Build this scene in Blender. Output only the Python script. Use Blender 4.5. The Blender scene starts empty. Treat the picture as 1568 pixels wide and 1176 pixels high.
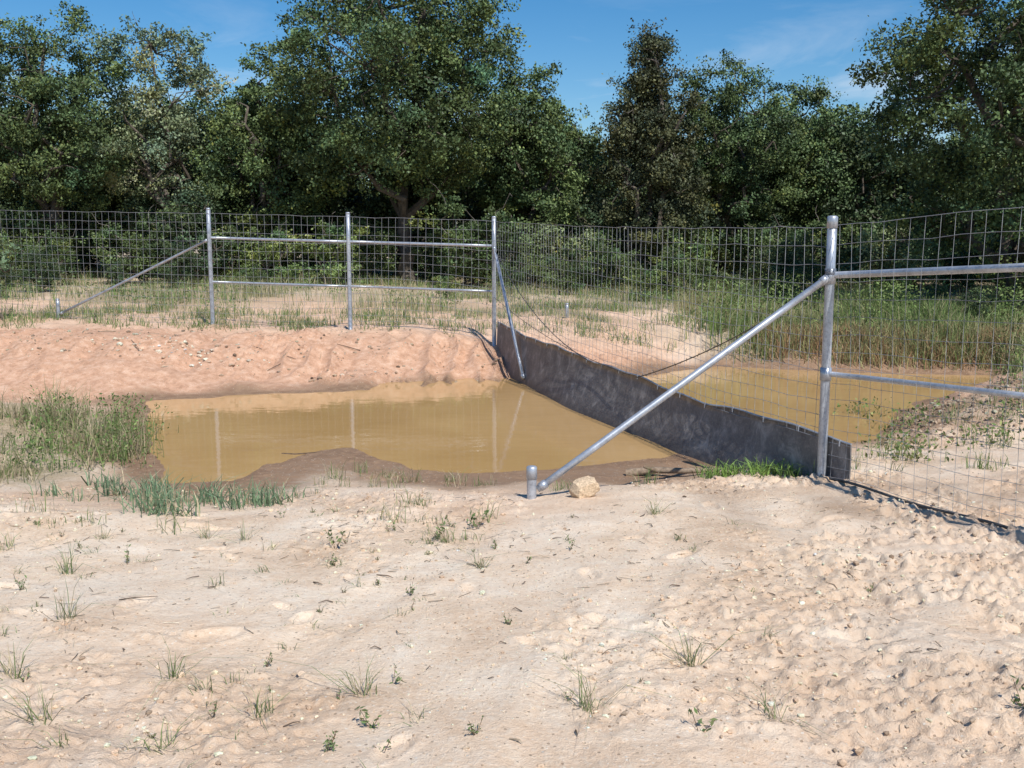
import bpy, math, numpy as np
from mathutils import Vector
R=np.random.default_rng(7)
scene=bpy.context.scene
CAMZ=2.17
# ------------------------------------------------------------ helpers
TAB=np.random.default_rng(3).random((8,256,256))
def vn(x,y,s=0):
    t=TAB[s%8]
    x=np.asarray(x,float)+s*17.3; y=np.asarray(y,float)+s*31.7
    xi=np.floor(x).astype(int); yi=np.floor(y).astype(int)
    fx=x-xi; fy=y-yi; fx=fx*fx*(3-2*fx); fy=fy*fy*(3-2*fy)
    a=t[xi%256,yi%256]; b=t[(xi+1)%256,yi%256]; c=t[xi%256,(yi+1)%256]; d=t[(xi+1)%256,(yi+1)%256]
    return (a*(1-fx)+b*fx)*(1-fy)+(c*(1-fx)+d*fx)*fy-.5
def sm(a,b,x):
    t=np.clip((np.asarray(x,float)-a)/(b-a),0,1); return t*t*(3-2*t)
WL=-0.30
POND=np.array([(-5.75,15.5),(-3.9,16.3),(-2.46,16.7),(-.96,17.4),(.44,17.9),(1.5,18.0),(2.6,18.6),(4.1,19.9),(6.4,19.0),(8.9,18.6),(8.3,17.1),(6.3,15.5),(5.2,13.8),(4.6,12.6),(3.65,12.0),(2.35,11.45),(2.06,11.7),(1.3,11.2),(.4,10.8),(-.46,10.6),(-1.05,10.8),(-1.5,11.4),(-1.93,11.9),(-2.4,11.6),(-2.75,11.0),(-2.9,10.2),(-3.6,10.2),(-4.3,11.6),(-5.0,13.5)])
def sdf(x,y):
    x=np.asarray(x,float); y=np.asarray(y,float)
    d=np.full(x.shape,1e9); ins=np.zeros(x.shape,bool)
    n=len(POND)
    for i in range(n):
        ax,ay=POND[i]; bx,by=POND[(i+1)%n]
        ex,ey=bx-ax,by-ay; wx,wy=x-ax,y-ay
        t=np.clip((wx*ex+wy*ey)/(ex*ex+ey*ey),0,1)
        d=np.minimum(d,np.hypot(wx-ex*t,wy-ey*t))
        c=((ay<=y)&(by>y))|((by<=y)&(ay>y))
        with np.errstate(divide='ignore',invalid='ignore'):
            xc=ax+(y-ay)*(ex/(ey if ey!=0 else 1e-9))
        ins^= c&(x<xc)
    return np.where(ins,-d,d)
PR=np.random.default_rng(77)
PRINTS=[(PR.uniform(-3.5,3.5),PR.uniform(3.3,8.6),PR.random()*3.14,PR.uniform(.09,.16)) for _ in range(45)]
def crumb(x,y):
    return sm(-.05,.2,vn(x*1.1,y*1.1,1)+.5*vn(x*3,y*3,0)+.25*vn(x*7,y*7,4)+.14*sm(.8,2.6,x)*sm(3,6,y)-.02)
def height(x,y,detail=True):
    x=np.asarray(x,float); y=np.asarray(y,float)
    d=sdf(x,y)+vn(x*2.1,y*2.1,1)*.22+vn(x*6,y*6,2)*.07
    ax,ay,bx,by=-5.,15.0,-16.,16.6
    t=np.clip(((x-ax)*(bx-ax)+(y-ay)*(by-ay))/((bx-ax)**2+(by-ay)**2),0,1)
    dc=np.hypot(x-ax-(bx-ax)*t,y-ay-(by-ay)*t)
    d2=np.minimum(d,dc-.3+.35)
    d2=np.where(d<.35,d,np.maximum(d2,.35))
    far=sm(12,17,y-.15*x*(x>3))
    nearH=-.02+.05*np.clip(9-y,-1,8)+.05*sm(-3,-5,x)*sm(11,8,y)
    nearH=nearH+.30*sm(4.4,6,x)*sm(11.4,13,y)+.03*sm(2,4,x)
    farH=.34+.025*np.clip(-x,-6,8)+.02*np.clip(y-21,0,35)+.004*np.clip(y-56,0,100)
    H0=nearH*(1-far)+farH*far
    w=2.7*(1-far)+(3.0-1.4*sm(2,5,x))*far
    w=w*(1-.35*sm(4.4,6,x)*sm(11,13,y))
    tt=np.clip(d2/w,0,1); prof=tt*tt*(3-2*tt)*.75+tt*.25
    h=WL+(H0-WL)*prof
    h=np.where(d<0,WL-.35*sm(0,1.5,-d)-.02*np.clip(-d*10,0,1),h)
    pen=np.exp(-(((x+2.3)/.9)**2+((y-11.1)/1.1)**2))
    h=np.where(d>0,h*(1-pen*.8)+(WL+.015+.02*d)*pen*.8,h)
    h=h+sm(.1,1.0,d)*(vn(x*.9,y*.9,3)*.07+vn(x*.22,y*.22,4)*.12*sm(2,12,np.abs(y-8)+np.abs(x)*.3))*(1-pen)
    if detail:
        k=sm(-.05,.7,d)*sm(40,18,y)
        rough=.75+.8*sm(.5,2.5,x)*sm(11,8,y)+.6*sm(15,17,y)+.9*sm(4.2,5.5,x)*sm(11,12.5,y)*sm(16,15,y)
        sm_area=1-.8*np.exp(-(((x-.9)/.9)**2+((y-6.3)/1.0)**2))
        k=k*rough*sm_area
        n1=vn(x*2.6,y*3.3,5)
        n2=np.abs(vn(x*7+n1,y*8,6))*1.6-.3
        n3=vn(x*16+3*n1,y*16,7)+.6*vn(x*29,y*29+2*n1,3)
        n4=vn(x*44,y*44,2)
        patch=crumb(x,y)
        n3=np.clip(n3,-.12,.8)
        h=h+k*(n1*.045+n2*.022*(.3+patch)+(n3*.050+n4*.016)*(.08+patch))
        for px,py,a,s in PRINTS:
            m=(np.abs(x-px)<.5)&(np.abs(y-py)<.5)
            if not np.any(m): continue
            dx=x[m]-px;dy=y[m]-py;u=(dx*math.cos(a)+dy*math.sin(a))/s;v=(-dx*math.sin(a)+dy*math.cos(a))/(s*.45)
            q=np.sqrt(u*u+v*v)+.3*vn(x[m]*9,y[m]*9,3);h[m]=h[m]+(-.018*sm(1.1,.6,q)+.007*np.exp(-((q-1.25)/.25)**2))
        for off in (0,1.5):
            c=x-(-.9+off+.25*(y-5)+.12*np.sin(y*1.1));q=np.abs(c)/.17
            h=h+sm(9.2,8.,y)*(-.012*sm(1.1,.5,q)+.006*np.exp(-((q-1.4)/.35)**2))*sm(-.15,.2,vn(x*.7,y*.7,5)+.05)
        b=sm(16.6,17.5,y)*sm(20.8,19.5,y)*sm(1.5,.3,x)
        h=h-b*.14*np.clip(np.abs(vn(x*2.3+.4*vn(x*3,y*3,4),y*.5,0))*2.2,0,1)
    return h
def mesh_obj(name,V,F,mats,col=None,midx=None,smooth=False,parent=None):
    V=np.asarray(V,np.float32); F=np.asarray(F,np.int32)
    me=bpy.data.meshes.new(name)
    me.vertices.add(len(V)); me.vertices.foreach_set('co',V.ravel())
    k=F.shape[1]
    me.loops.add(F.size); me.loops.foreach_set('vertex_index',F.ravel())
    me.polygons.add(len(F)); me.polygons.foreach_set('loop_start',np.arange(0,F.size,k,dtype=np.int32))
    for m in (mats if isinstance(mats,list) else [mats]): me.materials.append(m)
    if midx is not None: me.polygons.foreach_set('material_index',np.asarray(midx,np.int32))
    me.update(calc_edges=True)
    me.polygons.foreach_set('use_smooth',np.full(len(F),smooth))
    if col is not None:
        a=me.color_attributes.new('Col','FLOAT_COLOR','POINT')
        c=np.ones((len(V),4),np.float32); c[:,:3]=col; a.data.foreach_set('color',c.ravel())
    ob=bpy.data.objects.new(name,me); scene.collection.objects.link(ob)
    if parent: ob.parent=parent
    return ob
def empty(name,loc=(0,0,0)):
    e=bpy.data.objects.new(name,None); e.location=loc; scene.collection.objects.link(e); return e
class MB:
    def __init__(s): s.V=[];s.F=[];s.C=[];s.M=[];s.n=0
    def add(s,V,F,c=(1,1,1),m=0):
        V=np.asarray(V,float);F=np.asarray(F,int)
        s.V.append(V);s.F.append(F+s.n);s.n+=len(V)
        C=np.empty((len(V),3));C[:]=c;s.C.append(C);s.M.append(np.full(len(F),m))
    def build(s,name,mats,smooth=False,parent=None):
        return mesh_obj(name,np.concatenate(s.V),np.concatenate(s.F),mats,np.concatenate(s.C),np.concatenate(s.M),smooth,parent)
def tube(P,r,sides=6,cap=True):
    P=np.asarray(P,float);n=len(P);r=np.broadcast_to(np.asarray(r,float),(n,))
    T=np.gradient(P,axis=0);T/=np.linalg.norm(T,axis=1)[:,None]+1e-9
    ref=np.array([0,0,1.]) if abs(T[0,2])<.9 else np.array([1.,0,0])
    A=np.cross(T,ref);A/=np.linalg.norm(A,axis=1)[:,None]+1e-9;B=np.cross(T,A)
    a=np.arange(sides)*2*np.pi/sides
    V=(P[:,None]+r[:,None,None]*(np.cos(a)[None,:,None]*A[:,None]+np.sin(a)[None,:,None]*B[:,None])).reshape(-1,3)
    F=[]
    for i in range(n-1):
        for j in range(sides):
            k=(j+1)%sides;F.append((i*sides+j,i*sides+k,(i+1)*sides+k,(i+1)*sides+j))
    if cap:
        for e,base in ((0,0),(n-1,(n-1)*sides)):
            V=np.vstack([V,P[e]]);c=len(V)-1
            for j in range(0,sides,2):
                F.append((c,base+j,base+(j+1)%sides,base+(j+2)%sides))
    return V,np.array(F)
# ------------------------------------------------------------ materials
def newmat(name):
    m=bpy.data.materials.new(name);m.use_nodes=True;nt=m.node_tree
    return m,nt,nt.nodes,nt.links,nt.nodes['Principled BSDF']
def ramp(N,L,src,stops):
    r=N.new('ShaderNodeValToRGB');e=r.color_ramp.elements
    while len(e)<len(stops): e.new(.5)
    for i,(p,c) in enumerate(stops):
        e[i].position=p;e[i].color=(*c,1) if len(c)==3 else c
    L.new(src,r.inputs[0]);return r.outputs[0]
def noise(N,L,vec,scale,detail=4,rough=.6,dist=0):
    n=N.new('ShaderNodeTexNoise');n.inputs['Scale'].default_value=scale;n.inputs['Detail'].default_value=detail
    n.inputs['Roughness'].default_value=rough;n.inputs['Distortion'].default_value=dist
    if vec is not None:L.new(vec,n.inputs['Vector'])
    return n.outputs['Fac']
def mixc(N,L,f,a,b,mode='MIX'):
    m=N.new('ShaderNodeMix');m.data_type='RGBA';m.blend_type=mode
    for s,v in ((m.inputs[0],f),(m.inputs[6],a),(m.inputs[7],b)):
        if isinstance(v,(int,float)): s.default_value=v
        elif isinstance(v,tuple): s.default_value=(*v,1)
        else: L.new(v,s)
    return m.outputs[2]
def mth(N,L,op,a,b=0.,clamp=False):
    m=N.new('ShaderNodeMath');m.operation=op;m.use_clamp=clamp
    for s,v in ((m.inputs[0],a),(m.inputs[1],b)):
        if isinstance(v,(int,float)): s.default_value=v
        else: L.new(v,s)
    return m.outputs[0]
def bump(N,L,h,strength,dist,normal=None):
    b=N.new('ShaderNodeBump');b.inputs['Strength'].default_value=strength;b.inputs['Distance'].default_value=dist
    L.new(h,b.inputs['Height'])
    if normal is not None:L.new(normal,b.inputs['Normal'])
    return b.outputs[0]
def ground_mat():
    m,nt,N,L,B=newmat('sandy_soil')
    g=N.new('ShaderNodeNewGeometry').outputs['Position']
    at=N.new('ShaderNodeAttribute');at.attribute_name='Col'
    sp=N.new('ShaderNodeSeparateColor');L.new(at.outputs['Color'],sp.inputs[0])
    wet,gr,red=sp.outputs
    n1=noise(N,L,g,1.1,7,.66,.4); n2=noise(N,L,g,7,5,.7); n3=noise(N,L,g,34,5,.78); n4=noise(N,L,g,130,3,.75)
    sand=ramp(N,L,n1,[(.33,(.68,.49,.33)),(.47,(.86,.665,.48)),(.62,(.92,.77,.60))])
    sand=mixc(N,L,mth(N,L,'MULTIPLY',ramp(N,L,n2,[(.42,(0,0,0)),(.62,(1,1,1))]),.4),sand,(.78,.55,.37))
    sand=mixc(N,L,mth(N,L,'MULTIPLY',ramp(N,L,n3,[(.5,(0,0,0)),(.70,(1,1,1))]),.6),sand,(.94,.83,.68))
    sand=mixc(N,L,mth(N,L,'MULTIPLY',ramp(N,L,n3,[(.30,(1,1,1)),(.44,(0,0,0))]),.5),sand,(.42,.28,.17))
    redc=ramp(N,L,n2,[(.3,(.44,.245,.15)),(.5,(.62,.365,.235)),(.7,(.74,.50,.35))])
    redc=mixc(N,L,mth(N,L,'MULTIPLY',ramp(N,L,n3,[(.5,(0,0,0)),(.72,(1,1,1))]),.35),redc,(.76,.56,.41))
    c=mixc(N,L,red,sand,redc)
    lit=ramp(N,L,n3,[(.35,(.15,.13,.065)),(.55,(.32,.27,.16)),(.75,(.48,.41,.28))])
    gm=mth(N,L,'MULTIPLY',gr,mth(N,L,'ADD',mth(N,L,'MULTIPLY',n2,2.2),-.25,True),True)
    c=mixc(N,L,gm,c,lit)
    wc=ramp(N,L,n2,[(.35,(.23,.14,.085)),(.65,(.39,.25,.155))])
    wm=mth(N,L,'MULTIPLY',wet,mth(N,L,'ADD',mth(N,L,'MULTIPLY',n2,1.6),.35),True)
    c=mixc(N,L,wm,c,wc)
    v=N.new('ShaderNodeTexVoronoi');v.inputs['Scale'].default_value=42;L.new(g,v.inputs['Vector'])
    vc=N.new('ShaderNodeSeparateColor');L.new(v.outputs['Color'],vc.inputs[0])
    dk=mth(N,L,'MULTIPLY',mth(N,L,'LESS_THAN',v.outputs['Distance'],.28),mth(N,L,'GREATER_THAN',vc.outputs[0],.86))
    c=mixc(N,L,mth(N,L,'MULTIPLY',dk,.6),c,(.20,.13,.08))
    pl=mth(N,L,'MULTIPLY',mth(N,L,'LESS_THAN',v.outputs['Distance'],.25),mth(N,L,'GREATER_THAN',vc.outputs[1],.88))
    c=mixc(N,L,mth(N,L,'MULTIPLY',pl,.6),c,(.90,.83,.72))
    L.new(c,B.inputs['Base Color'])
    r=mth(N,L,'SUBTRACT',.95,mth(N,L,'MULTIPLY',wet,.3));L.new(r,B.inputs['Roughness'])
    B.inputs['Specular IOR Level'].default_value=.2
    hh=mth(N,L,'ADD',mth(N,L,'MULTIPLY',n2,.15),mth(N,L,'ADD',mth(N,L,'MULTIPLY',n3,.55),mth(N,L,'MULTIPLY',n4,.30)))
    L.new(bump(N,L,hh,.75,.05),B.inputs['Normal'])
    return m
def attr_mat(name,rough=.6,trans=0.,varscale=0.,spec=.3,bmp=0.):
    m,nt,N,L,B=newmat(name)
    at=N.new('ShaderNodeAttribute');at.attribute_name='Col';c=at.outputs['Color']
    if varscale:
        tc=N.new('ShaderNodeTexCoord').outputs['Object']
        n=noise(N,L,tc,varscale,4,.65)
        c=mixc(N,L,1.,c,ramp(N,L,n,[(.3,(.55,.55,.55)),(.7,(1.3,1.3,1.3))]),'MULTIPLY')
        if bmp: L.new(bump(N,L,n,.8,bmp),B.inputs['Normal'])
    L.new(c,B.inputs['Base Color']);B.inputs['Roughness'].default_value=rough
    B.inputs['Specular IOR Level'].default_value=spec
    if trans:
        t=N.new('ShaderNodeBsdfTranslucent');L.new(c,t.inputs[0])
        ms=N.new('ShaderNodeMixShader');ms.inputs[0].default_value=trans
        L.new(B.outputs[0],ms.inputs[1]);L.new(t.outputs[0],ms.inputs[2]);L.new(ms.outputs[0],N['Material Output'].inputs[0])
    return m
def metal_mat(name,a,b,stain=.5,met=.5):
    m,nt,N,L,B=newmat(name)
    tc=N.new('ShaderNodeNewGeometry').outputs['Position']
    n=noise(N,L,tc,9,5,.7);n2=noise(N,L,tc,55,3,.6)
    c=ramp(N,L,n,[(.3,a),(.65,b)])
    c=mixc(N,L,mth(N,L,'MULTIPLY',ramp(N,L,n2,[(.5,(0,0,0)),(.75,(1,1,1))]),stain),c,(.16,.13,.11))
    L.new(c,B.inputs['Base Color']);B.inputs['Metallic'].default_value=met
    L.new(ramp(N,L,n2,[(.3,(.30,)*3),(.7,(.5,)*3)]),B.inputs['Roughness'])
    return m
M_ground=ground_mat()
M_leaf=attr_mat('leaf_foliage',.55,0,0,.25)
M_bark=attr_mat('bark',.9,0,6,.2,.03)
M_grass=attr_mat('grass_blades',.6,.2,0,.25)
M_stone=attr_mat('stones',.9,0,60,.2,.004)
M_wood=attr_mat('dead_wood',.85,0,25,.2,.004)
M_gal=metal_mat('galvanised_pipe',(.31,.34,.39),(.52,.55,.60),.45)
M_wire=metal_mat('galvanised_wire',(.22,.23,.25),(.36,.37,.39),.3,.3)
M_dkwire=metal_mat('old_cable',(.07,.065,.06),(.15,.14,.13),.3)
def belt_mat():
    m,nt,N,L,B=newmat('conveyor_rubber')
    g=N.new('ShaderNodeNewGeometry').outputs['Position']
    mp=N.new('ShaderNodeMapping');mp.inputs['Scale'].default_value=(1,1,.8);L.new(g,mp.inputs[0])
    n=noise(N,L,mp.outputs[0],4.5,8,.72,.6);n2=noise(N,L,g,30,4,.75)
    sp=N.new('ShaderNodeSeparateXYZ');L.new(g,sp.inputs[0])
    c=ramp(N,L,n,[(.35,(.10,.092,.095)),(.52,(.17,.158,.155)),(.66,(.36,.33,.31))])
    c=mixc(N,L,mth(N,L,'MULTIPLY',ramp(N,L,n2,[(.5,(0,0,0)),(.72,(1,1,1))]),.5),c,(.38,.33,.29))
    low=mth(N,L,'MULTIPLY',mth(N,L,'SUBTRACT',-.12,sp.outputs[2]),4.5,True)
    c=mixc(N,L,mth(N,L,'MULTIPLY',low,mth(N,L,'MULTIPLY',n,1.4)),c,(.06,.042,.03))
    L.new(c,B.inputs['Base Color']);B.inputs['Roughness'].default_value=.55
    L.new(bump(N,L,n2,.5,.012),B.inputs['Normal']);return m
M_belt=belt_mat()
def water_mat():
    m,nt,N,L,B=newmat('muddy_water')
    g=N.new('ShaderNodeNewGeometry').outputs['Position']
    n=noise(N,L,g,.5,3,.5,.4)
    L.new(ramp(N,L,n,[(.3,(.43,.265,.105)),(.7,(.51,.325,.14))]),B.inputs['Base Color'])
    B.inputs['Roughness'].default_value=.03;B.inputs['IOR'].default_value=1.33
    mp=N.new('ShaderNodeMapping');mp.inputs['Scale'].default_value=(1,2.2,1);L.new(g,mp.inputs[0])
    w=noise(N,L,mp.outputs[0],2.2,3,.5)
    L.new(bump(N,L,w,.10,.03),B.inputs['Normal']);return m
M_water=water_mat()
# ------------------------------------------------------------ terrain
ys=[-6.]
while ys[-1]<2.8: ys.append(ys[-1]+.25)
while ys[-1]<26: ys.append(ys[-1]+max(.014,.0036*ys[-1]))
while ys[-1]<420: ys.append(ys[-1]*1.035)
xs=[0.]
while xs[-1]<5: xs.append(xs[-1]+.0145)
while xs[-1]<13: xs.append(xs[-1]+.05)
while xs[-1]<400: xs.append(xs[-1]*1.05)
xs=np.array(xs);xs=np.concatenate([-xs[:0:-1],xs]);ys=np.array(ys)
X,Y=np.meshgrid(xs,ys)
Z=height(X,Y);D=sdf(X,Y)
nx,ny=len(xs),len(ys)
idx=np.arange(nx*ny).reshape(ny,nx)
F=np.stack([idx[:-1,:-1],idx[:-1,1:],idx[1:,1:],idx[1:,:-1]],-1).reshape(-1,4)
def grassmask(x,y):
    n=vn(x*.35,y*.35,2)+.5*vn(x*1.1,y*1.1,5)
    g=sm(22.5,26,y+n*7)*(1-.4*sm(1,3,x)*sm(8,5,x)*sm(28,24,y))*np.clip(.85+1.3*n,0,1)
    g=np.maximum(g,.95*sm(19.1,20.2,y-n*1.0+.0)*sm(3.6,5.2,x+n)*(np.asarray(y)>18.8))
    g=np.maximum(g,.9*sm(8,10.,x)*sm(14.5,16.5,y))
    g=np.maximum(g,.8*sm(-4.0,-5.0,x+n*.7)*sm(9.,9.8,y+n*.6)*sm(14.6,13.6,y+n*.6))
    g=g*(1-.95*np.exp(-(((x+5.5)/2.6)**2+((y-24.5)/2.2)**2)))
    return np.clip(g,0,1)
wet=sm(.9,.1,D+vn(X*1.5,Y*1.5,3)*.6)
wet=np.maximum(wet,.85*sm(1.8,.6,D+vn(X*.8,Y*.8,6)*1.0+.4*vn(X*4,Y*4,2))*sm(14,11,Y)*sm(-5,-3,X)*sm(3.5,1.5,X))
wet=np.maximum(wet,.85*sm(4.2,5.,X)*sm(9,7.6,X)*sm(11.6,12.4,Y)*sm(16,15,Y)*(.6+vn(X*2,Y*2,1)))
wet=np.maximum(wet,.45*sm(1.0,1.7,X-.5*(9-Y)*.35)*sm(9.6,8.8,Y)*sm(6.5,7.6,Y)*np.clip(.5+1.5*vn(X*2,Y*2,5),0,1))
wet=np.maximum(wet,.22*crumb(X,Y)*sm(9.5,8.5,Y)*np.clip(.45+1.2*vn(X*1.6,Y*1.6,6),0,1))
red=np.clip(sm(13,16,Y)*.95*sm(32,24,Y)+.15*sm(6,9.5,Y)+.03+vn(X*.6,Y*.6,7)*.35,0,1)
red=np.clip(red-.5*sm(2.5,4,X)*sm(14,16,Y)*sm(6.5,4.5,X)*1.0,0,1)
red=red*(1-.35*sm(19.3,20.6,Y))
Cg=np.stack([wet,grassmask(X,Y),red],-1).reshape(-1,3)
mesh_obj('ground',np.stack([X,Y,Z],-1).reshape(-1,3),F,M_ground,Cg,None,True)
wx=np.linspace(-6.8,9.8,40);wy=np.linspace(9.8,20.6,30);WX,WY=np.meshgrid(wx,wy)
i2=np.arange(WX.size).reshape(WX.shape)
mesh_obj('pond_water',np.stack([WX,WY,np.full(WX.shape,WL)],-1).reshape(-1,3),np.stack([i2[:-1,:-1],i2[:-1,1:],i2[1:,1:],i2[1:,:-1]],-1).reshape(-1,4),M_water,None,None,True)
# ------------------------------------------------------------ fences
P1a=(-6.2,20.8);P1b=(-3.27,20.3);P2=(-.35,19.7);P3=(2.90,9.21);Q=(3.66,7.0);Q2=(5.5,1.6)
def H1(x,y): return float(height(np.array([x]),np.array([y]),False)[0])
def pipe(name,a,b,r,parent,mat=M_gal,sides=14,capdome=False,sleeve=False):
    a=np.array(a,float);b=np.array(b,float);mb=MB()
    V,F=tube([a+(b-a)*t for t in np.linspace(0,1,6)],r,sides);mb.add(V,F)
    if capdome:
        u=(b-a)/np.linalg.norm(b-a);big=1.12 if capdome==2 else 1.03
        V,F=tube([b-u*(.10 if capdome==2 else .03),b-u*(.099 if capdome==2 else .029),b+u*.0,b+u*.010,b+u*.014],[r*1.0,r*big,r*big,r*.9,r*.5],sides);mb.add(V,F)
    if sleeve:
        u=(b-a)/np.linalg.norm(b-a)
        for c in (a+u*.03,b-u*.06):
            V,F=tube([c-u*.035,c-u*.034,c+u*.034,c+u*.035],[r,r*1.25,r*1.25,r],sides);mb.add(V,F)
    return mb.build(name,mat,True,parent)
def wiremesh(name,pts,ztop,zbot,parent,r,spacing=.152,nh=15,seed=0,sagtop=0.):
    rg=np.random.default_rng(seed);mb=MB()
    pts=np.array(pts,float);seg=np.linalg.norm(np.diff(pts,axis=0),axis=1);S=np.concatenate([[0],np.cumsum(seg)]);Ltot=S[-1]
    def at(s):
        return np.stack([np.interp(s,S,pts[:,0]),np.interp(s,S,pts[:,1])],-1)
    zt=lambda s:np.interp(s,S,ztop)-sagtop*np.sin(np.pi*s/Ltot)
    zb=lambda s:zbot(s)
    fr=np.linspace(0,1,nh)**1.18
    ss=np.linspace(0,Ltot,int(Ltot/.3)+2)
    ph=rg.random(8)*6
    def off(s,f): return .022*np.sin(s*1.7+ph[0])*np.sin(3*f+ph[1])+.012*np.sin(s*4.1+ph[2]+4*f)
    dirv=(pts[-1]-pts[0])/np.linalg.norm(pts[-1]-pts[0]);nrm=np.array([-dirv[1],dirv[0]])
    for f in fr:
        xy=at(ss)+off(ss,f)[:,None]*nrm
        z=zb(ss)+(zt(ss)-zb(ss))*f+.007*np.sin(ss*5+f*20)+.004*np.sin(ss*13+f*9)
        V,F=tube(np.column_stack([xy,z]),r*(1.25 if f in(0,1) else 1),4,False);mb.add(V,F)
    for s in np.arange(.05,Ltot,spacing):
        f=np.linspace(0,1,6);s2=s+.014*np.sin(f*5+s)+rg.normal()*.008
        xy=at(s2)+off(s2,f)[:,None]*nrm
        z=zb(s2)+(zt(s2)-zb(s2))*f
        V,F=tube(np.column_stack([xy,z]),r,3,False);mb.add(V,F)
    return mb.build(name,M_wire,False,parent)
fa=empty('game_fence')
for i,(p,t) in enumerate(((P1a,2.84),(P1b,2.74),(P2,2.645))):
    pipe(f'post_{i+1}',(p[0],p[1],H1(*p)-.3),(p[0],p[1],t),.043,fa,capdome=True)
pipe('top_rail_1',(P1a[0]+.04,P1a[1],2.25),(P1b[0]-.04,P1b[1],2.17),.028,fa)
pipe('top_rail_2',(P1b[0]+.04,P1b[1],2.17),(P2[0]-.04,P2[1],2.09),.028,fa)
pipe('mid_rail_1',(P1a[0]+.04,P1a[1],1.35),(P1b[0]-.04,P1b[1],1.28),.024,fa)
pipe('mid_rail_2',(P1b[0]+.04,P1b[1],1.28),(P2[0]-.04,P2[1],1.21),.024,fa)
sx,sy=-9.75,21.6
pipe('brace_pole',(P1a[0]-.04,P1a[1]-.02,2.2),(sx+.03,sy-.02,H1(sx,sy)+.1),.025,fa,sleeve=True)
pipe('brace_stub',(sx,sy,H1(sx,sy)-.2),(sx,sy,H1(sx,sy)+.42),.04,fa,capdome=True)
Lp=[(-17,23.4),(-10.9,21.75),(P1a[0],P1a[1]-.05),(P1b[0],P1b[1]-.05),(P2[0],P2[1]-.05)]
LS=np.concatenate([[0],np.cumsum(np.linalg.norm(np.diff(np.array(Lp),axis=0),axis=1))])
def zbL(s):
    s=np.atleast_1d(s);x=np.interp(s,LS,[p[0] for p in Lp]);y=np.interp(s,LS,[p[1] for p in Lp]);return height(x,y,False)+.05
wiremesh('wire_mesh',Lp,[2.95,2.83,2.74,2.66,2.57],zbL,fa,.0027,seed=1)
pipe('line_post_1',(-13.2,22.35,.2),(-13.2,22.35,2.95),.025,fa)
fb=empty('water_gap_fence')
pd=np.array(P3)-np.array(P2);pl=np.linalg.norm(pd);un=pd/pl;nr=np.array([un[1],-un[0]])
if nr[0]>0: nr=-nr
def top_z(t): return np.interp(t,[0,.25,.5,.8,1,1.03],[.60,.50,.44,.34,.38,.36])
def zbC(s):
    return top_z(np.atleast_1d(s)/pl)-.03
wiremesh('wire_mesh',[P2,P3],[2.56,2.30],zbC,fb,.0024,nh=14,seed=2,sagtop=.05)
b1=(.36,17.45)
pipe('brace_pole_1',(P2[0]-.0,P2[1]-.05,2.06),(b1[0]-.16,b1[1]-.05,-.2),.031,fb,sleeve=True)
st=(.17,8.47);zs=H1(*st)
pipe('brace_pole_2',(P3[0]-.04,P3[1]-.03,1.84),(st[0]+.05,st[1]+.02,zs+.07),.031,fb,sleeve=True)
pipe('brace_stub',(st[0],st[1],zs-.2),(st[0],st[1],zs+.27),.042,fb,capdome=2)
pipe('end_post',(P3[0],P3[1],-.45),(P3[0],P3[1],2.39),.043,fb,capdome=2)
mb=MB()
for dz,l in ((1.86,.07),(.96,.06),(1.9,.03)):
    V,F=tube([(P3[0],P3[1],dz-l),(P3[0],P3[1],dz-l+.001),(P3[0],P3[1],dz+l-.001),(P3[0],P3[1],dz+l)],[.043,.052,.052,.043],14);mb.add(V,F)
mb.build('rail_collars',M_gal,True,fb)
def cable(name,a,b,sag,r,par,mat=M_dkwire,n=20,barbs=True):
    t=np.linspace(0,1,n)[:,None];P=np.array(a)*(1-t)+np.array(b)*t;P[:,2]-=sag*4*(t*(1-t))[:,0]
    mb=MB();V,F=tube(P,r,4,False);mb.add(V,F)
    if barbs:
        for s in np.arange(.03,.98,.035):
            c=np.array(a)*(1-s)+np.array(b)*s;c[2]-=sag*4*s*(1-s)
            q=R.normal(size=3)*.02;V,F=tube([c-q,c+q],r*.6,3,False);mb.add(V,F)
    return mb.build(name,mat,False,par)
def pt(t,z,o=0.): 
    p=np.array(P2)+pd*t+nr*o; return (p[0],p[1],z)
cable('cable_1',(P2[0],P2[1]-.05,2.05),pt(.48,.46,.12),.28,.008,fb)
cable('cable_2',(P3[0]-.03,P3[1],1.80),pt(.64,.42,.12),.10,.007,fb)
cable('cable_3',(P2[0],P2[1]-.05,1.1),pt(.62,.43,.12),.15,.005,fb)
fc=empty('game_fence')
RL=[(P3[0]+.03,P3[1]-.08),Q,Q2];RS=np.concatenate([[0],np.cumsum(np.linalg.norm(np.diff(np.array(RL),axis=0),axis=1))])
def zbR(s):
    s=np.atleast_1d(s);x=np.interp(s,RS,[p[0] for p in RL]);y=np.interp(s,RS,[p[1] for p in RL]);return height(x,y,False)+.03
wiremesh('wire_mesh',RL,[2.31,2.43,2.75],zbR,fc,.0019,nh=17,seed=3)
dz=.13/2.34
Lr=np.hypot(Q2[0]-Q[0],Q2[1]-Q[1])
pipe('top_rail',(P3[0]+.05,P3[1]-.02,1.87),(Q[0]+.03,Q[1],2.0),.031,fc)
pipe('top_rail_end',(Q[0]+.03,Q[1],2.0),(Q2[0]+.03,Q2[1],2.0+Lr*dz),.031,fc)
pipe('mid_rail',(P3[0]+.05,P3[1]-.02,.96),(Q[0]+.03,Q[1],1.085),.024,fc)
pipe('mid_rail_end',(Q[0]+.03,Q[1],1.085),(Q2[0]+.03,Q2[1],1.085+Lr*dz),.024,fc)
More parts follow.
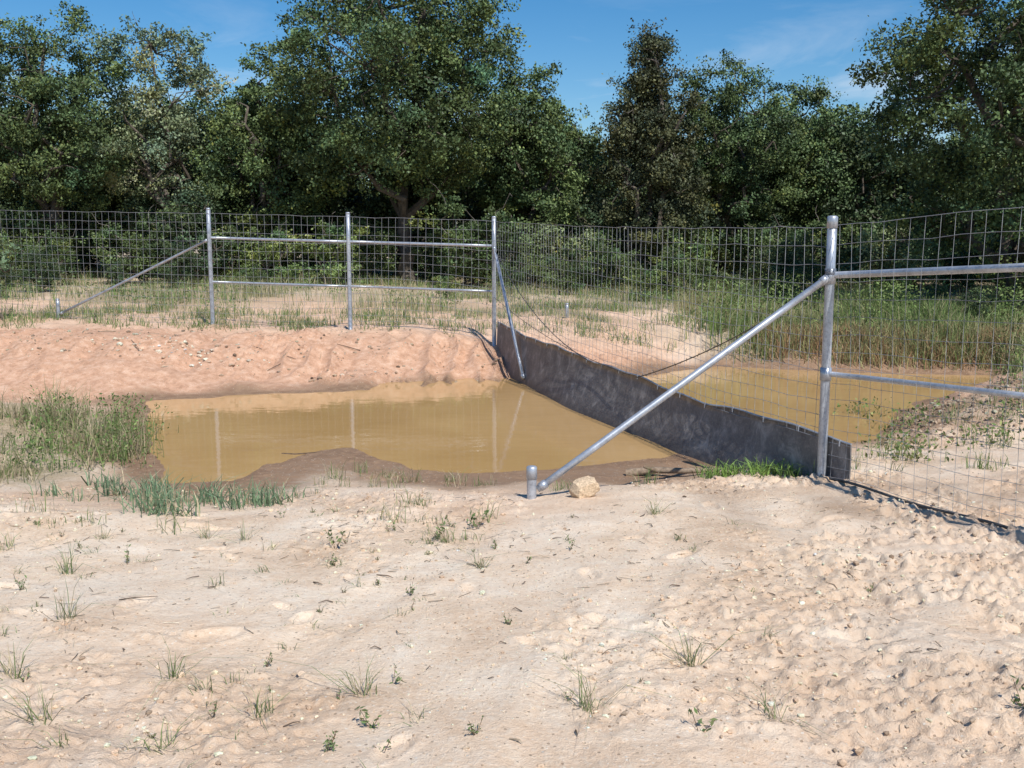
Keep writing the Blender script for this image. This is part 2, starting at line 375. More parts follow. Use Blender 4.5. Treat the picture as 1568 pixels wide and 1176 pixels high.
for i,k in enumerate((.45,1.)):
    px,py=Q[0]+(Q2[0]-Q[0])*k+.06,Q[1]+(Q2[1]-Q[1])*k
    pipe(f'post_{i+1}',(px,py,-.1),(px,py,2.4+Lr*dz*k+.1),.045,fc,capdome=True)
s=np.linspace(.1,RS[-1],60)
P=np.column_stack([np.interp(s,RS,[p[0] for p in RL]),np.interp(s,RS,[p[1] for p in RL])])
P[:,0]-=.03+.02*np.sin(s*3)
mb=MB();V,F=tube(np.column_stack([P,height(P[:,0],P[:,1],False)+.02+.010*np.sin(s*4)]),.012,6);mb.add(V,F);mb.build('base_dark_tube',M_dkwire,True,fc)  # thin dark tube following the foot of the right-hand mesh
# rubber belt flap
nt_,nz_=150,12
T=np.linspace(0.005,1.03,nt_);Vf=[]
pts0=np.array(P2)+pd*T[:,None]
gb=height(pts0[:,0]+nr[0]*.15,pts0[:,1]+nr[1]*.15,False)
bot=np.maximum(gb-.06,-.42)
tz=top_z(T)+.016*np.sin(T*23)+.010*np.sin(T*61)
mid=np.sin(np.pi*np.clip(T,0,1))
for side in (0,1):
    for k in range(nz_):
        f=k/(nz_-1)
        bow=.12*mid**.5+.26*f**1.3*mid+.03*np.sin(T*15+1.0*f)*f*mid+.010*np.sin(T*41+2*f)*f
        o=-.065+bow-side*.012
        p=pts0+nr*o[:,None];Vf.append(np.column_stack([p,tz+(bot-tz)*f]))
Vf=np.concatenate(Vf);I=np.arange(2*nz_*nt_).reshape(2,nz_,nt_);Ff=[]
for sd in (0,1):
    a=I[sd];q=np.stack([a[:-1,:-1],a[:-1,1:],a[1:,1:],a[1:,:-1]],-1).reshape(-1,4);Ff.append(q if sd==0 else q[:,::-1])
Ff.append(np.stack([I[0,0,:-1],I[0,0,1:],I[1,0,1:],I[1,0,:-1]],-1))
Ff.append(np.stack([I[0,:-1,-1],I[0,1:,-1],I[1,1:,-1],I[1,:-1,-1]],-1))
fl=empty('rubber_flood_flap')
mesh_obj('rubber_belt',Vf,np.concatenate(Ff),M_belt,None,None,True,fl)
tp=pts0+nr*(-.07+.12*mid**.5)[:,None]
mb=MB();V,F=tube(np.column_stack([tp,tz+.012]),.011,5);mb.add(V,F)
for k in range(3,nt_,8):
    c=np.array([*(tp[k]+nr*.012),tz[k]-.005]);V,F=tube([c+(0,0,.03),c-(0,0,.03)],.010,5);mb.add(V,F)
mb.build('belt_cable_and_clips',M_gal,False,fl)
pipe('marker_stake',(1.28,23.4,.2),(1.28,23.4,H1(1.28,23.4)+.33),.04,None,capdome=True)
# ------------------------------------------------------------ trees
def leaves(mb,c,size,col,rg,mat=1,aspect=.55):
    n=len(c);u=rg.normal(size=(n,3));u/=np.linalg.norm(u,axis=1)[:,None]
    w=rg.normal(size=(n,3));w[:,2]*=.6;w-=u*(u*w).sum(1)[:,None];w/=np.linalg.norm(w,axis=1)[:,None]+1e-9
    L=size[:,None]*.5
    V=np.stack([c-u*L,c+w*L*aspect,c+u*L,c-w*L*aspect],1).reshape(-1,3)
    F=np.arange(4*n).reshape(n,4);mb.add(V,F,np.repeat(col,4,axis=0),mat)
def limb(a,b,r0,r1,rg,wob=.12,n=6):
    t=np.linspace(0,1,n)[:,None];P=a*(1-t)+b*t;d=np.linalg.norm(b-a)
    P[1:-1]+=rg.normal(size=(n-2,3))*wob*d*.35;P[:,2]+=(np.sin(t*np.pi)*.06*d)[:,0]
    return P,np.linspace(r0,r1,n)
def make_tree(name,H,Rr,cb,trunk_r,seed,nc=130,per=330,ls=.13,base=(.06,.09,.03),var=.5,cr=.75,narrow=False,lean=.3,bare=6,sparse=1.,barkc=(.12,.10,.08)):
    rg=np.random.default_rng(seed);mb=MB()
    zc=(cb+H)/2;hz=(H-cb)/2
    if trunk_r>0:
        sp=np.array([rg.normal()*lean,rg.normal()*lean,cb*.9+.6]);
        P,r=limb(np.array([0,0,-.3]),sp,trunk_r*1.25,trunk_r*.8,rg,.08,8);V,F=tube(P,r,9);mb.add(V,F,barkc,0)
    else: sp=np.array([0,0,0.])
    dirs=rg.normal(size=(nc,3));dirs/=np.linalg.norm(dirs,axis=1)[:,None]
    lob=rg.normal(size=(9,3));lob/=np.linalg.norm(lob,axis=1)[:,None]
    lump=.78+.30*np.max(np.clip(dirs@lob.T,0,1)**4*rg.uniform(.5,1,9),axis=1)
    rad=rg.random(nc)**.40*lump
    C=dirs*rad[:,None]*np.array([Rr,Rr,hz])+np.array([0,0,zc])
    if narrow: 
        f=np.clip((H-C[:,2])/(H-cb),0.12,1);C[:,:2]*=(f**.6)[:,None]
    mains=[]
    nm=6 if trunk_r>0 else 4
    for i in range(nm):
        a=2*np.pi*i/nm+rg.normal()*.3
        e=np.array([math.cos(a)*Rr*.5,math.sin(a)*Rr*.5,zc+rg.uniform(-.25,.5)*hz])
        if i==0: e=np.array([rg.normal()*.3,rg.normal()*.3,H-hz*.4])
        P,r=limb(sp,e,max(trunk_r,.05)*.6,max(trunk_r,.05)*.25,rg,.2,8);V,F=tube(P,r,6);mb.add(V,F,barkc,0);mains.append(P)
    A=np.concatenate(mains)
    for c in C[::2]:
        j=np.argmin(np.linalg.norm(A-c,axis=1)+rg.random(len(A))*.5)
        P,r=limb(A[j],c,max(trunk_r*.16,.02),.008,rg,.2,5);V,F=tube(P,r,4,False);mb.add(V,F,barkc,0)
    for i in range(bare):
        k=rg.integers(nc);d=dirs[k]*np.array([1,1,.6]);
        c=C[k];e=c+d*rg.uniform(.4,.9)+np.array([0,0,.2])
        P,r=limb(c,e,.011,.004,rg,.3,5);V,F=tube(P,r,4,False);mb.add(V,F,(.25,.22,.19),0)
    base=np.array(base)
    for k,c in enumerate(C):
        n=int(per*rg.uniform(.6,1.3)*sparse);rr=cr*rg.uniform(.6,1.15)
        ns=9;sc=rg.normal(size=(ns,3))*np.array([.42,.42,.30])*rr
        w=rg.integers(0,ns,n)
        p=c+sc[w]+rg.normal(size=(n,3))*np.array([.20,.20,.16])*rr
        cf=rg.uniform(.6,1.35);hue=rg.normal()*.14*var
        sfac=rg.uniform(.75,1.3,ns)[w][:,None]
        cc=base*cf*sfac*(1+rg.normal(size=(n,1))*.22)
        cc=cc*np.array([1+hue*1.5,1+hue*.4,1-hue])
        yl=rg.random(n)<.05;cc[yl]*=np.array([1.6,1.3,1.0])
        p[:,2]=np.maximum(p[:,2],.05)
        leaves(mb,p,ls*rg.uniform(.6,1.3,n),np.clip(cc,.008,.35),rg,1,.62)
    return mb.build(name,[M_bark,M_leaf],False)
def place(ob,x,y,s=1.,rot=0.,parent=None,sz=None):
    ob.location=(x,y,H1(x,y)-.05);ob.scale=(s,s,s if sz is None else sz);ob.rotation_euler=(0,0,rot)
    if parent: ob.parent=parent
def inst(src,name,x,y,s,rot,parent=None,sz=None):
    o=bpy.data.objects.new(name,src.data);scene.collection.objects.link(o);place(o,x,y,s,rot,parent,sz);return o
GR=(.088,.130,.050);GL=(.150,.195,.085);GD=(.064,.098,.046);GRUST=(.082,.094,.047)
oak=make_tree('oak_tree',11.9,4.9,1.9,.26,11,nc=270,per=420,ls=.12,base=GR,cr=.88);place(oak,-3.7,35.5,1,.3)
oakB=make_tree('oak_tree',10.0,3.4,1.4,.2,12,nc=150,per=400,ls=.115,base=GR,cr=.8);place(oakB,-16.0,35.5,.95,0)
ash=make_tree('mesquite_tree',9.5,2.6,2.0,.15,13,nc=80,per=320,ls=.11,base=(.20,.245,.13),cr=.7,bare=14);place(ash,-12.6,36.8,1,0)
oakC=make_tree('oak_tree',8.6,3.0,.8,.18,14,nc=135,per=400,ls=.115,base=(.10,.145,.055),cr=.8);place(oakC,-9.0,37.5,1.0,0)
ced=make_tree('juniper_tree',9.8,2.9,.3,.2,15,nc=220,per=330,ls=.10,base=GRUST,narrow=True,bare=26,cr=.68);place(ced,4.9,36.5,1,0)
oakR=make_tree('oak_tree',11.2,4.9,.6,.26,16,nc=290,per=420,ls=.105,base=GR,cr=.8);place(oakR,13.4,26.5,1.,0)
inst(oakC,'oak_tree',.9,38.5,.98,2.)
inst(oakB,'oak_tree',8.2,38.5,.88,1.)
inst(oakC,'oak_tree',11.8,41,.95,4.)
inst(oakB,'oak_tree',-20.5,34,.92,3.)
inst(oakB,'oak_tree',18.5,31,1.1,2.)
tl=empty('tree_line')
tv=[make_tree('background_tree_a',7.6,2.9,.3,.16,21,nc=95,per=270,ls=.16,base=GR,cr=.85),
    make_tree('background_tree_b',7.0,2.6,.2,.14,22,nc=90,per=270,ls=.16,base=GD,cr=.85),
    make_tree('background_tree_c',7.3,2.2,.2,.12,23,nc=70,per=270,ls=.16,base=GL,cr=.8)]
sites=[]
for y,dx in ((41,3.4),(45.5,3.8),(52,4.4)):
    x=-y*.75-4
    while x<y*.75+6:
        sites.append((x+R.normal()*.8,y+R.normal()*1.0));x+=dx
first=[True]*3
for x,y in sites:
    k=R.choice(3,p=[.4,.3,.3]);s=R.uniform(.8,1.05)*(1+.004*(y-41))
    if 1.5<x/y*40<4.3: s*=.86
    if first[k]: place(tv[k],x,y,s,R.random()*6,tl);first[k]=False
    else: inst(tv[k],'background_tree',x,y,s,R.random()*6,tl)
th=empty('shrub_thicket')
sv=[make_tree('shrub_a',2.6,1.5,.0,0,31,nc=34,per=250,ls=.09,base=GR,cr=.45,bare=3),
    make_tree('shrub_b',2.1,1.5,.0,0,32,nc=30,per=250,ls=.09,base=(.17,.21,.095),cr=.45,bare=3),
    make_tree('shrub_c',3.4,1.6,.0,0,33,nc=42,per=240,ls=.10,base=GD,cr=.5,bare=8),
    make_tree('shrub_d',2.4,1.3,.0,0,34,nc=26,per=200,ls=.10,base=(.17,.23,.075),cr=.45,bare=4)]
first=[True]*4
ss=[]
for y,dx in ((27.5,4.2),(29.5,3.0),(31.5,2.2),(34,2.1),(37,2.0),(40,2.2)):
    x=-y*.68
    while x<y*.72:
        if y>33 or R.random()<.6: ss.append((x+R.normal()*.6,y+R.normal()*.7))
        x+=dx
ss+= [(11.5,24.5),(13,23.5),(15,23),(9.8,27),(16.5,24),(12,26),(8,30),(10.5,22.8),(8.6,24.6)]
for x,y in ss:
    if abs(x+4.6*y/35)<1.1 and y<35: continue
    k=R.choice(4,p=[.3,.28,.22,.20]);s=R.uniform(.7,1.25)
    if y<33: s*=.6
    if y<30.5: s*=.65
    if y<28.5: s*=.7
    if first[k]: place(sv[k],x,y,s,R.random()*6,th);first[k]=False
    else: inst(sv[k],'shrub',x,y,s,R.random()*6,th)
sap=make_tree('oak_sapling',1.9,.35,.5,.03,41,nc=12,per=45,ls=.09,base=(.13,.17,.08),cr=.22,bare=0);place(sap,-10.6,21.0,1,0)
# ------------------------------------------------------------ grasses
def blades(mb,x,y,hgt,wid,col,rg,lean=.35,z=None):
    n=len(x);z=height(x,y) if z is None else z
    a=rg.random(n)*2*np.pi;d=np.stack([np.cos(a),np.sin(a),0*a],-1);b=rg.random(n)*2*np.pi;s=np.stack([np.cos(b),np.sin(b),0*b],-1)
    base=np.stack([x,y,z-.02],-1);ln=np.abs(rg.normal(size=n))*lean
    mid=base+d*(hgt*ln*.35)[:,None];mid[:,2]+=hgt*.6
    tip=base+d*(hgt*ln*1.1)[:,None];tip[:,2]+=hgt*(1-.25*np.clip(ln,0,1.5))
    w=(wid*.5)[:,None]
    V=np.stack([base-s*w,base+s*w,mid-s*w*.8,mid+s*w*.8,tip-s*w*.12,tip+s*w*.12],1).reshape(-1,3)
    k=(np.arange(n)*6)[:,None]
    F=np.concatenate([k+np.array([[0,1,3,2]]),k+np.array([[2,3,5,4]])])
    cc=np.repeat(col,6,axis=0).reshape(n,6,3);cc[:,4:]*=1.1
    mb.add(V,F,cc.reshape(-1,3),0)
def gcol(n,rg,a,b,mix):
    t=(rg.random(n)<mix)[:,None];c=np.where(t,np.array(a),np.array(b))*(1+rg.normal(size=(n,1))*.25);return np.clip(c,.01,.7)
GREEN=(.15,.215,.07);DRY=(.46,.39,.25);BLUEG=(.17,.25,.14);RUST=(.36,.22,.12)
def scatter(n,x0,x1,y0,y1,maskf,rg,clump=5,cs=.12):
    m=n//clump;x=rg.uniform(x0,x1,m);y=rg.uniform(y0,y1,m);k=rg.random(m)<maskf(x,y);x=x[k];y=y[k]
    x=np.repeat(x,clump)+rg.normal(size=len(x)*clump)*cs;y=np.repeat(y,clump)+rg.normal(size=len(y)*clump)*cs;return x,y
rg=np.random.default_rng(55)
mb=MB()
x,y=scatter(160000,-26,26,21.5,38,lambda x,y:grassmask(x,y)*np.clip(.35+2.2*vn(x*.5,y*.5,1)+1.2*vn(x*1.6,y*1.6,3),0.06,1),rg,8,.14)
k=(sdf(x,y)>.3)
x=x[k];y=y[k];tall=.5+vn(x*.4,y*.4,6)
cc=gcol(len(x),rg,GREEN,DRY,.68);pz=sm(-.05,.25,vn(x*.6,y*.6,0))[:,None];cc=cc*(1-pz*.5)+gcol(len(x),rg,DRY,(.28,.29,.14),.5)*pz*.5
blades(mb,x,y,rg.uniform(.10,.45,len(x))*(.5+1.1*tall),np.full(len(x),.014),cc,rg,.45)
x,y=scatter(14000,-13,0,20.0,24,lambda x,y:np.clip(.35+2*vn(x*1.2,y*1.2,4),0,1),rg,14,.1)
blades(mb,x,y,rg.uniform(.06,.30,len(x)),np.full(len(x),.012),gcol(len(x),rg,GREEN,DRY,.75),rg,.6)
x,y=scatter(12000,0,5,20.5,27,lambda x,y:np.clip(.35+2*vn(x*1.0,y*1.0,4),0,1),rg,14,.12)
blades(mb,x,y,rg.uniform(.06,.32,len(x)),np.full(len(x),.012),gcol(len(x),rg,GREEN,DRY,.75),rg,.6)
x,y=scatter(40000,-24,24,22,32,lambda x,y:grassmask(x,y)*np.clip(2.5*vn(x*.8,y*.8,7)-.05,0,1),rg,40,.22)
z=height(x,y,False)+rg.random(len(x))**.8*.55*(.6+vn(x*.8,y*.8,2))
leaves(mb,np.stack([x,y,z+.05],-1),rg.uniform(.05,.10,len(x)),gcol(len(x),rg,(.12,.18,.06),(.18,.23,.09),.6),rg,0,.5)
mb.build('meadow_grass',M_grass)
mb=MB()
def bankm(x,y): return sm(19.6,20.3,y+1.1*sm(5,7,x)+.5*vn(x,y,3))*sm(3.8,5.4,x+1.5*vn(x*.6,y*.6,2))*sm(30,26,y)
x,y=scatter(100000,3.5,18,18.3,30,lambda x,y:bankm(x,y)*(sdf(x,y)>.35)*np.clip(.6+1.3*vn(x*.9,y*.9,4),0,1),rg,10,.11)
hh=rg.uniform(.2,.8,len(x))*(.7+1.1*vn(x*.6,y*.6,5)+.6*vn(x*2,y*2,1))
cc=gcol(len(x),rg,(.15,.215,.065),(.38,.34,.19),.78);pz=sm(-.02,.25,vn(x*.5,y*.5,6))[:,None];cc=cc*(1-.55*pz)+np.array([.38,.32,.18])*.55*pz
blades(mb,x,y,hh,np.full(len(x),.014),cc,rg,.42)
x,y=scatter(26000,5,16,18.6,21,lambda x,y:bankm(x,y)*(sdf(x,y)>.3),rg,8,.1)
blades(mb,x,y,rg.uniform(.15,.45,len(x)),np.full(len(x),.014),gcol(len(x),rg,RUST,(.30,.30,.13),.5),rg,.5)
x,y=scatter(30000,8.3,14,13,19,lambda x,y:sm(8.2,9.4,x)*(sdf(x,y)>.3)*.8,rg,8,.1)
blades(mb,x,y,rg.uniform(.2,.6,len(x)),np.full(len(x),.012),gcol(len(x),rg,GREEN,DRY,.55),rg,.45)
x,y=scatter(3600,3.2,8,9.5,14,lambda x,y:np.clip(.2+1.8*vn(x*1.2,y*1.2,4),0,1)*(sdf(x,y)>.3),rg,16,.06)
blades(mb,x,y,rg.uniform(.06,.22,len(x)),np.full(len(x),.008),gcol(len(x),rg,GREEN,DRY,.7),rg,.6)
x,y=scatter(46000,4,16,19,28,lambda x,y:bankm(x,y)*np.clip(3*vn(x*.8,y*.8,7)-.0,0,1),rg,50,.2)
z=height(x,y,False)+rg.random(len(x))**.8*.95
leaves(mb,np.stack([x,y,z+.05],-1),rg.uniform(.05,.10,len(x)),gcol(len(x),rg,(.14,.205,.06),(.20,.25,.085),.6),rg,0,.45)
for cx,cy,hh in [(5.0,14.4,.3),(5.3,13.2,.25),(7.3,14.2,.45),(7.8,13.4,.5),(8.4,14.6,.7),(8.9,13.6,.6),(9.4,15,.9),(7.0,12.6,.3),(4.7,11.8,.2),(9.0,16.4,.8),(8.6,15.8,.6),(6.3,12.2,.35),(5.6,11.4,.2),(6.8,11.2,.3),(4.2,10.6,.2)]:
    n=160;x=cx+rg.normal(size=n)*.22;y=cy+rg.normal(size=n)*.22;z=height(x,y)+rg.random(n)*hh
    leaves(mb,np.stack([x,y,z],-1),rg.uniform(.03,.08,n),gcol(n,rg,(.14,.20,.06),(.26,.28,.10),.7),rg,0,.5)
    blades(mb,x[:60],y[:60],rg.uniform(.4,1.1,60)*hh,np.full(60,.008),gcol(60,rg,GREEN,DRY,.5),rg,.5)
mb.build('bank_grass',M_grass)
mb=MB()
def leftm(x,y): return sm(-4.1,-5.0,x+1.2*vn(x*1.2,y*1.2,3))*sm(9.1,9.9,y+.7*vn(x*2,y*2,1))*sm(14.2,12.8,y)
x,y=scatter(34000,-9,-3.6,9,14.5,lambda x,y:leftm(x,y)*(sdf(x,y)>.05)*np.clip(.3+2.6*vn(x*1.3,y*1.3,6)+1.0*vn(x*4,y*4,2),0.03,1),rg,16,.07)
hv=np.clip(.8+1.3*vn(x*.9,y*.9,2)+.9*vn(x*2.7,y*2.7,5),.25,2)
blades(mb,x,y,rg.uniform(.12,.6,len(x))*hv,np.full(len(x),.008),gcol(len(x),rg,(.17,.21,.075),(.40,.33,.21),.45),rg,.6)
for cx,cy,hh in [(-4.6,11.6,.5),(-4.85,12.2,.6),(-5.3,11.2,.4),(-5.0,10.4,.35),(-6.2,10.6,.5),(-5.8,12.6,.5),(-4.45,10.9,.3),(-6.8,11.8,.5),(-4.9,12.8,.5)]:
    n=260;x=cx+rg.normal(size=n)*.2;y=cy+rg.normal(size=n)*.2;z=height(x,y)+rg.random(n)*hh
    leaves(mb,np.stack([x,y,z],-1),rg.uniform(.03,.065,n),gcol(n,rg,(.13,.20,.06),(.21,.26,.09),.7),rg,0,.4)
    blades(mb,x[:80],y[:80],rg.uniform(.4,1.1,80)*hh,np.full(80,.007),gcol(80,rg,GREEN,DRY,.7),rg,.4)
mb.build('tall_reeds',M_grass)
mb=MB()
def tuft(cx,cy,n,h,w,spread,ca,cb,mix,lean=.6):
    x=cx+rg.normal(size=n)*spread;y=cy+rg.normal(size=n)*spread
    blades(mb,x,y,rg.uniform(.4,1,n)*h,rg.uniform(.6,1.2,n)*w,gcol(n,rg,ca,cb,mix),rg,lean)
for cx,cy,n,h in [(-3.75,9.25,60,.28),(-3.4,9.35,50,.3),(-3.05,8.6,60,.32),(-2.75,8.8,60,.30),(-2.55,8.45,40,.28),(-2.25,8.7,60,.30),(-2.95,8.1,60,.34),(-2.65,7.8,40,.28),(-3.4,8.8,30,.2),(-2.0,8.95,30,.2),(-3.8,8.6,20,.15),(-4.2,9.0,30,.2),(-4.1,9.9,40,.25),(-2.85,7.7,50,.30),(-2.1,8.5,50,.28),(-2.3,8.2,40,.28)]:
    tuft(cx,cy,n,h,.013,.09,BLUEG,DRY,.85,.9)
for cx,cy in [(-1.6,9.4),(-1.35,9.6),(-1.0,9.9),(-.8,8.0),(-.78,8.1),(-.55,9.7),(-.3,9.6),(.55,9.2),(.45,9.0),(-1.9,9.7),(1.3,9.3),(-1.3,10.3),(-.62,7.4),(-.2,7.6),(-1.8,10.1),(-1.6,10.4),(-1.1,9.2),(-.6,10.0),(-.9,7.5),(-.3,7.0),(-3.4,7.2),(-3.7,7.6),(-3.1,7.3),(-3.5,6.7),(-2.5,7.2)]:
    tuft(cx,cy,rg.integers(14,40),rg.uniform(.12,.26),.006,.06,GREEN,DRY,.6,.6)
for cx,cy in [(2.1,9.75),(2.25,9.65),(2.4,9.6),(2.52,9.7),(2.65,9.5),(2.0,9.8),(2.78,9.55)]:
    tuft(cx,cy,50,.22,.014,.08,(.21,.33,.08),GREEN,.7,1.0)
mb.build('waterside_grass',M_grass)
mb=MB()
FW=[(-2.8,6.1),(-3.1,6.1),(-2.36,5.1),(-2.28,4.36),(-1.06,4.0),(-.65,4.18),(-.54,4.3),(-.57,3.86),(-.39,3.9),(-1.92,3.86),(-1.75,3.65),(-1.35,3.65),(.32,3.97),(.85,4.5),(.75,3.78),(-.2,6.24),(-1.75,5.73),(-1.57,6.1),(1.1,3.97),(2.1,3.9),(-1.55,4.36),(-1.37,4.22),(-.46,6.9),(-.26,7.3),(1.1,7.6),(-2.5,6.3),(-2.2,7.0),(-2.9,6.9),(-1.2,6.6),(-1.9,6.9)]
FW+= [(rg.uniform(-3.2,2.4),rg.uniform(3.6,8)) for _ in range(40)]
for _ in range(18):
    cx,cy=rg.uniform(-3.8,-.3),rg.uniform(3.5,8)
    FW+= [(cx+rg.normal()*.25,cy+rg.normal()*.25) for _ in range(rg.integers(2,8))]
for i,(cx,cy) in enumerate(FW):
    big=i<30;sc=(1.25 if big else .5)*rg.uniform(.5,1.25);grassy=rg.random()<.68
    if grassy:
        tuft(cx,cy,int(20*sc)+4,.17*sc,.0045,.022,(.16,.21,.08),DRY,.55,1.3)
    if not grassy or rg.random()<.15:
        z=float(height(np.array([cx]),np.array([cy]))[0])
        for s_ in range(rg.integers(2,6)):
            a=rg.random()*6.28;tp_=np.array([cx+math.cos(a)*.06*sc,cy+math.sin(a)*.06*sc,z+.10*sc*rg.uniform(.4,1.3)])
            V,F=tube([(cx,cy,z-.01),tp_],.0015,3,False);mb.add(V,F,(.20,.12,.07),0)
            n=9;t=rg.uniform(.2,1.05,n)[:,None];c=np.array([cx,cy,z])*(1-t)+tp_*t+rg.normal(size=(n,3))*.012*sc
            leaves(mb,c,.034*sc*rg.uniform(.5,1.3,n),gcol(n,rg,(.13,.19,.07),(.21,.25,.11),.6),rg,0,.4)
mb.build('foreground_weeds',M_grass)
mb=MB();n=2600
x=rg.uniform(-.6,.6,n)*9;y=3.3+rg.random(n)**1.3*6.2;k=(np.abs(x)<y*.62)&(sdf(x,y)>.8)&(rg.random(n)<np.clip(.35+2*vn(x*.8,y*.8,6),0,1));x=x[k];y=y[k];n=len(x)
a=rg.random(n)*6.28;l=rg.uniform(.01,.05,n);z=height(x,y)+.006
for i in range(n):
    q=np.array([math.cos(a[i]),math.sin(a[i]),rg.normal()*.2])*l[i]
    V,F=tube([np.array([x[i],y[i],z[i]])-q,np.array([x[i],y[i],z[i]])+q],rg.uniform(.0008,.0022),3,False)
    mb.add(V,F,(.13,.09,.055) if rg.random()<.6 else (.62,.53,.38),0)
mb.build('straw_litter',M_wood)
# ------------------------------------------------------------ stones, clods, twigs, rock
import bmesh
bm=bmesh.new();bmesh.ops.create_icosphere(bm,subdivisions=1,radius=1);bm.verts.ensure_lookup_table()
IV=np.array([v.co[:] for v in bm.verts]);IF=np.array([[v.index for v in f.verts] for f in bm.faces]);bm.free()
def stones(name,x,y,size,col,rg,flat=.6,sink=.25):
    n=len(x);z=height(x,y)
    S=size[:,None]*rg.uniform(.6,1.3,(n,3));S[:,2]*=flat
    V=IV[None]*(1+rg.normal(size=(n,len(IV),1))*.16)*S[:,None]
    a=rg.random(n)*6.28;ca,sa=np.cos(a)[:,None],np.sin(a)[:,None]
    Vx=V[...,0]*ca-V[...,1]*sa;Vy=V[...,0]*sa+V[...,1]*ca
    V=np.stack([Vx+x[:,None],Vy+y[:,None],V[...,2]+z[:,None]+(size*flat*(1-2*sink))[:,None]],-1).reshape(-1,3)
    F=(IF[None]+(np.arange(n)*len(IV))[:,None,None]).reshape(-1,3)
    mesh_obj(name,V,F,M_stone,np.repeat(col,len(IV),axis=0))
n=12000;u=rg.random(n);y=3.3+u**1.5*6.5;x=rg.uniform(-.62,.62,n)*y+.2;k=(sdf(x,y)>.5)&(rg.random(n)<np.clip(.35+1.8*vn(x*.9,y*.9,4)+.3*(x>.8),0,1));x=x[k];y=y[k]
sz=.003+.004*rg.random(len(x))**2+.008*(rg.random(len(x))<.04)*rg.random(len(x))
stones('gravel',x,y,sz,np.clip(gcol(len(x),rg,(.66,.52,.38),(.60,.43,.29),.6),0,.75),rg)
n=14000;x=rg.uniform(-4.5,5,n);y=rg.uniform(3.3,10,n);k=(sdf(x,y)>.4)&(rg.random(n)<.04+.6*crumb(x,y));x=x[k];y=y[k]
x=np.concatenate([x,rg.uniform(4.6,8,1500)]);y=np.concatenate([y,rg.uniform(11.8,14.6,1500)])
x=np.concatenate([x,rg.uniform(-10,0,500)]);y=np.concatenate([y,rg.uniform(17.2,20.3,500)]);k=sdf(x,y)>.15;x=x[k];y=y[k]
fr=sm(10,13,y)
stones('dirt_clods',x,y,(.005+.015*rg.random(len(x))**3)*(1+1.2*fr),gcol(len(x),rg,(.70,.53,.38),(.62,.44,.30),.5)*(1-.4*fr)[:,None],rg,.7,.35)
n=150;x=rg.normal(size=n)*.9-5.9;y=rg.normal(size=n)*.28+17.9
stones('pale_rubble',x,y,.015+.045*rg.random(n)**3,gcol(n,rg,(.70,.60,.46),(.58,.42,.29),.6),rg)
bm=bmesh.new();bmesh.ops.create_cube(bm,size=1);bmesh.ops.subdivide_edges(bm,edges=bm.edges[:],cuts=3,use_grid_fill=True)
rr=np.random.default_rng(9)
for v in bm.verts:
    c=np.array(v.co);l=np.linalg.norm(c);c=c*(1-.28*max(0,l-.52)/.35);c+=rr.normal(size=3)*.02
    if c[2]>0: c[0]*=1-.35*c[2];c[1]*=.9
    v.co=(c[0]*.25,c[1]*.19,c[2]*.15+.06*c[0]*.3)
me=bpy.data.meshes.new('limestone_rock');bm.to_mesh(me);bm.free()
me.materials.append(M_stone);a=me.color_attributes.new('Col','FLOAT_COLOR','POINT')
for d_ in a.data:d_.color=(.60,.45,.30,1)
o=bpy.data.objects.new('limestone_rock',me);scene.collection.objects.link(o);o.location=(.62,8.4,H1(.62,8.4)+.08);o.rotation_euler=(.25,-.15,.5)
def stick(P,r,col):
    P=np.array(P,float)
    mb=MB();V,F=tube(P,np.linspace(r,r*.5,len(P)),7);mb.add(V,F,col,0);return mb
def gp(x,y,dz=0): return (x,y,H1(x,y)+dz)
m_=stick([gp(1.2,10.3,.03),gp(1.5,10.22,.06),gp(1.8,10.1,.05),gp(2.1,10.05,.04)],.045,(.28,.21,.15));V,F=tube([gp(1.5,10.22,.06),gp(1.35,10.05,.12)],[.025,.01],5);m_.add(V,F,(.22,.16,.11));m_.build('driftwood_log',M_wood,True)
m_=stick([gp(-2.9,11.7,.0),gp(-2.7,11.6,.05),gp(-2.55,11.55,.03),gp(-2.3,11.6,.0)],.018,(.13,.09,.06));m_.build('driftwood_branch',M_wood,True)
mb=MB()
TW=[(1.75,5.75,2.05,5.68),(1.45,5.6,1.55,5.5),(.1,6.5,.25,6.45),(-2.2,5.4,-2.0,5.45)]+[(a:=rg.uniform(-3,3),b:=rg.uniform(3.6,9.5),a+rg.normal()*.05,b+rg.normal()*.05) for _ in range(200)]
TW+=[(a:=rg.uniform(-8,0),b:=rg.uniform(17,19.5),a+rg.normal()*.3,b+rg.normal()*.2) for _ in range(25)]
for a,b,c,d in TW:
    if min(sdf(np.array([a,c]),np.array([b,d])))<.1: continue
    z1=float(height(np.array([a]),np.array([b]))[0]);z2=float(height(np.array([c]),np.array([d]))[0])
    r=.0015+.0025*rg.random();r=r*2.5 if b>14 else r
    mm=((a+c)/2+rg.normal()*.01,(b+d)/2+rg.normal()*.01,(z1+z2)/2+.012)
    V,F=tube([(a,b,z1+.004),mm,(c,d,z2+.008)],[r,r,r*.5],4);mb.add(V,F,(.14,.10,.07)if rg.random()<.6 else (.35,.28,.2),0)
mb.build('dead_twigs',M_wood)
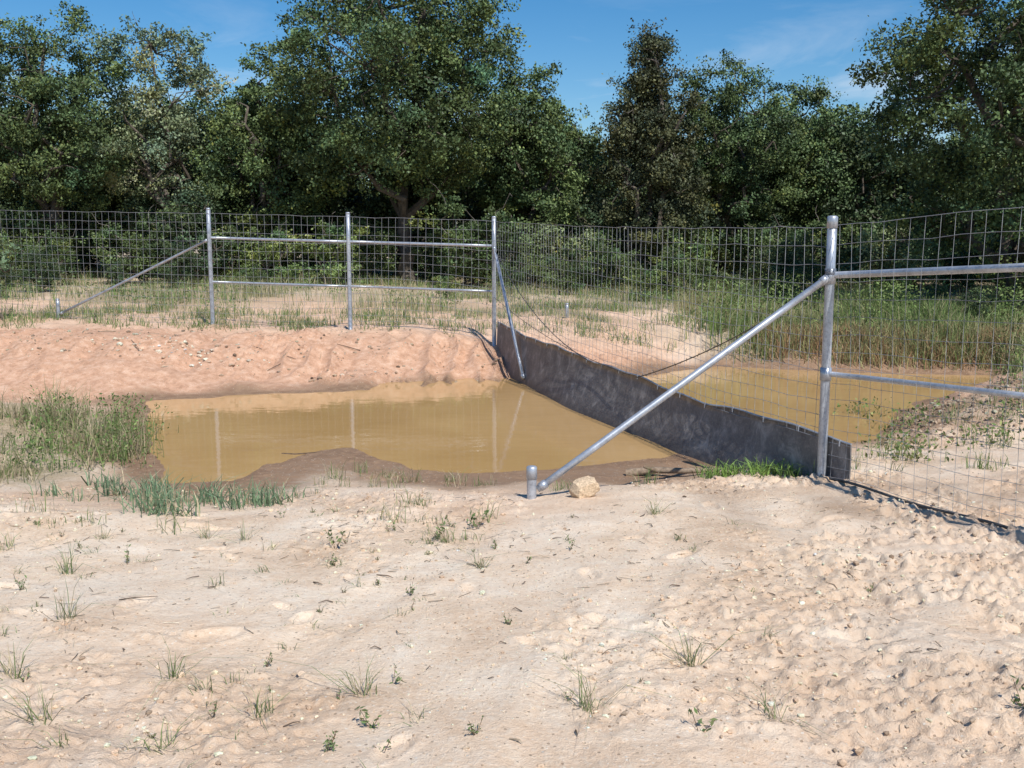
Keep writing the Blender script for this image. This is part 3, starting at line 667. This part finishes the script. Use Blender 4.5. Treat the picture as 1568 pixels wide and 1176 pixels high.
# ------------------------------------------------------------ light
el=math.radians(52);sv_=Vector((.45,-.89,0)).normalized()
sd=Vector((sv_.x*math.cos(el),sv_.y*math.cos(el),math.sin(el)))
sun=bpy.data.lights.new('sun','SUN');sun.energy=5.0;sun.angle=math.radians(.5);sun.color=(1,.965,.91)
so=bpy.data.objects.new('sun',sun);scene.collection.objects.link(so);so.rotation_euler=sd.to_track_quat('Z','Y').to_euler()
w=bpy.data.worlds.new('World');scene.world=w;w.use_nodes=True;N=w.node_tree.nodes;L=w.node_tree.links
bg=N['Background'];sk=N.new('ShaderNodeTexSky');sk.sky_type='NISHITA';sk.sun_disc=False;sk.sun_elevation=el;sk.sun_rotation=math.atan2(sd.x,sd.y)
sk.air_density=1.0;sk.dust_density=.3;sk.ozone_density=3
hs=N.new('ShaderNodeHueSaturation');hs.inputs['Saturation'].default_value=1.4;L.new(sk.outputs[0],hs.inputs['Color'])
tc=N.new('ShaderNodeTexCoord').outputs['Generated'];mp=N.new('ShaderNodeMapping');mp.inputs['Scale'].default_value=(1.6,1.6,6.5);mp.inputs['Rotation'].default_value=(0,.12,.4);L.new(tc,mp.inputs[0])
n=noise(N,L,mp.outputs[0],2.6,7,.6,.5)
sx_=N.new('ShaderNodeSeparateXYZ');L.new(tc,sx_.inputs[0])
f=mth(N,L,'MULTIPLY',ramp(N,L,n,[(.52,(0,0,0)),(.80,(.8,.8,.8))]),ramp(N,L,sx_.outputs[2],[(.12,(1,1,1)),(.22,(.12,.12,.12))]))
c=mixc(N,L,f,hs.outputs[0],(7.0,7.6,8.4));L.new(c,bg.inputs[0]);bg.inputs[1].default_value=.115
# ------------------------------------------------------------ camera
cd=bpy.data.cameras.new('camera');cd.lens=35.33;cd.sensor_width=36;cd.clip_end=1500
co=bpy.data.objects.new('camera',cd);scene.collection.objects.link(co);co.location=(0,0,CAMZ);co.rotation_euler=(math.radians(90-8.06),0,0);scene.camera=co
scene.view_settings.view_transform='Standard';scene.view_settings.look='None';scene.view_settings.exposure=0
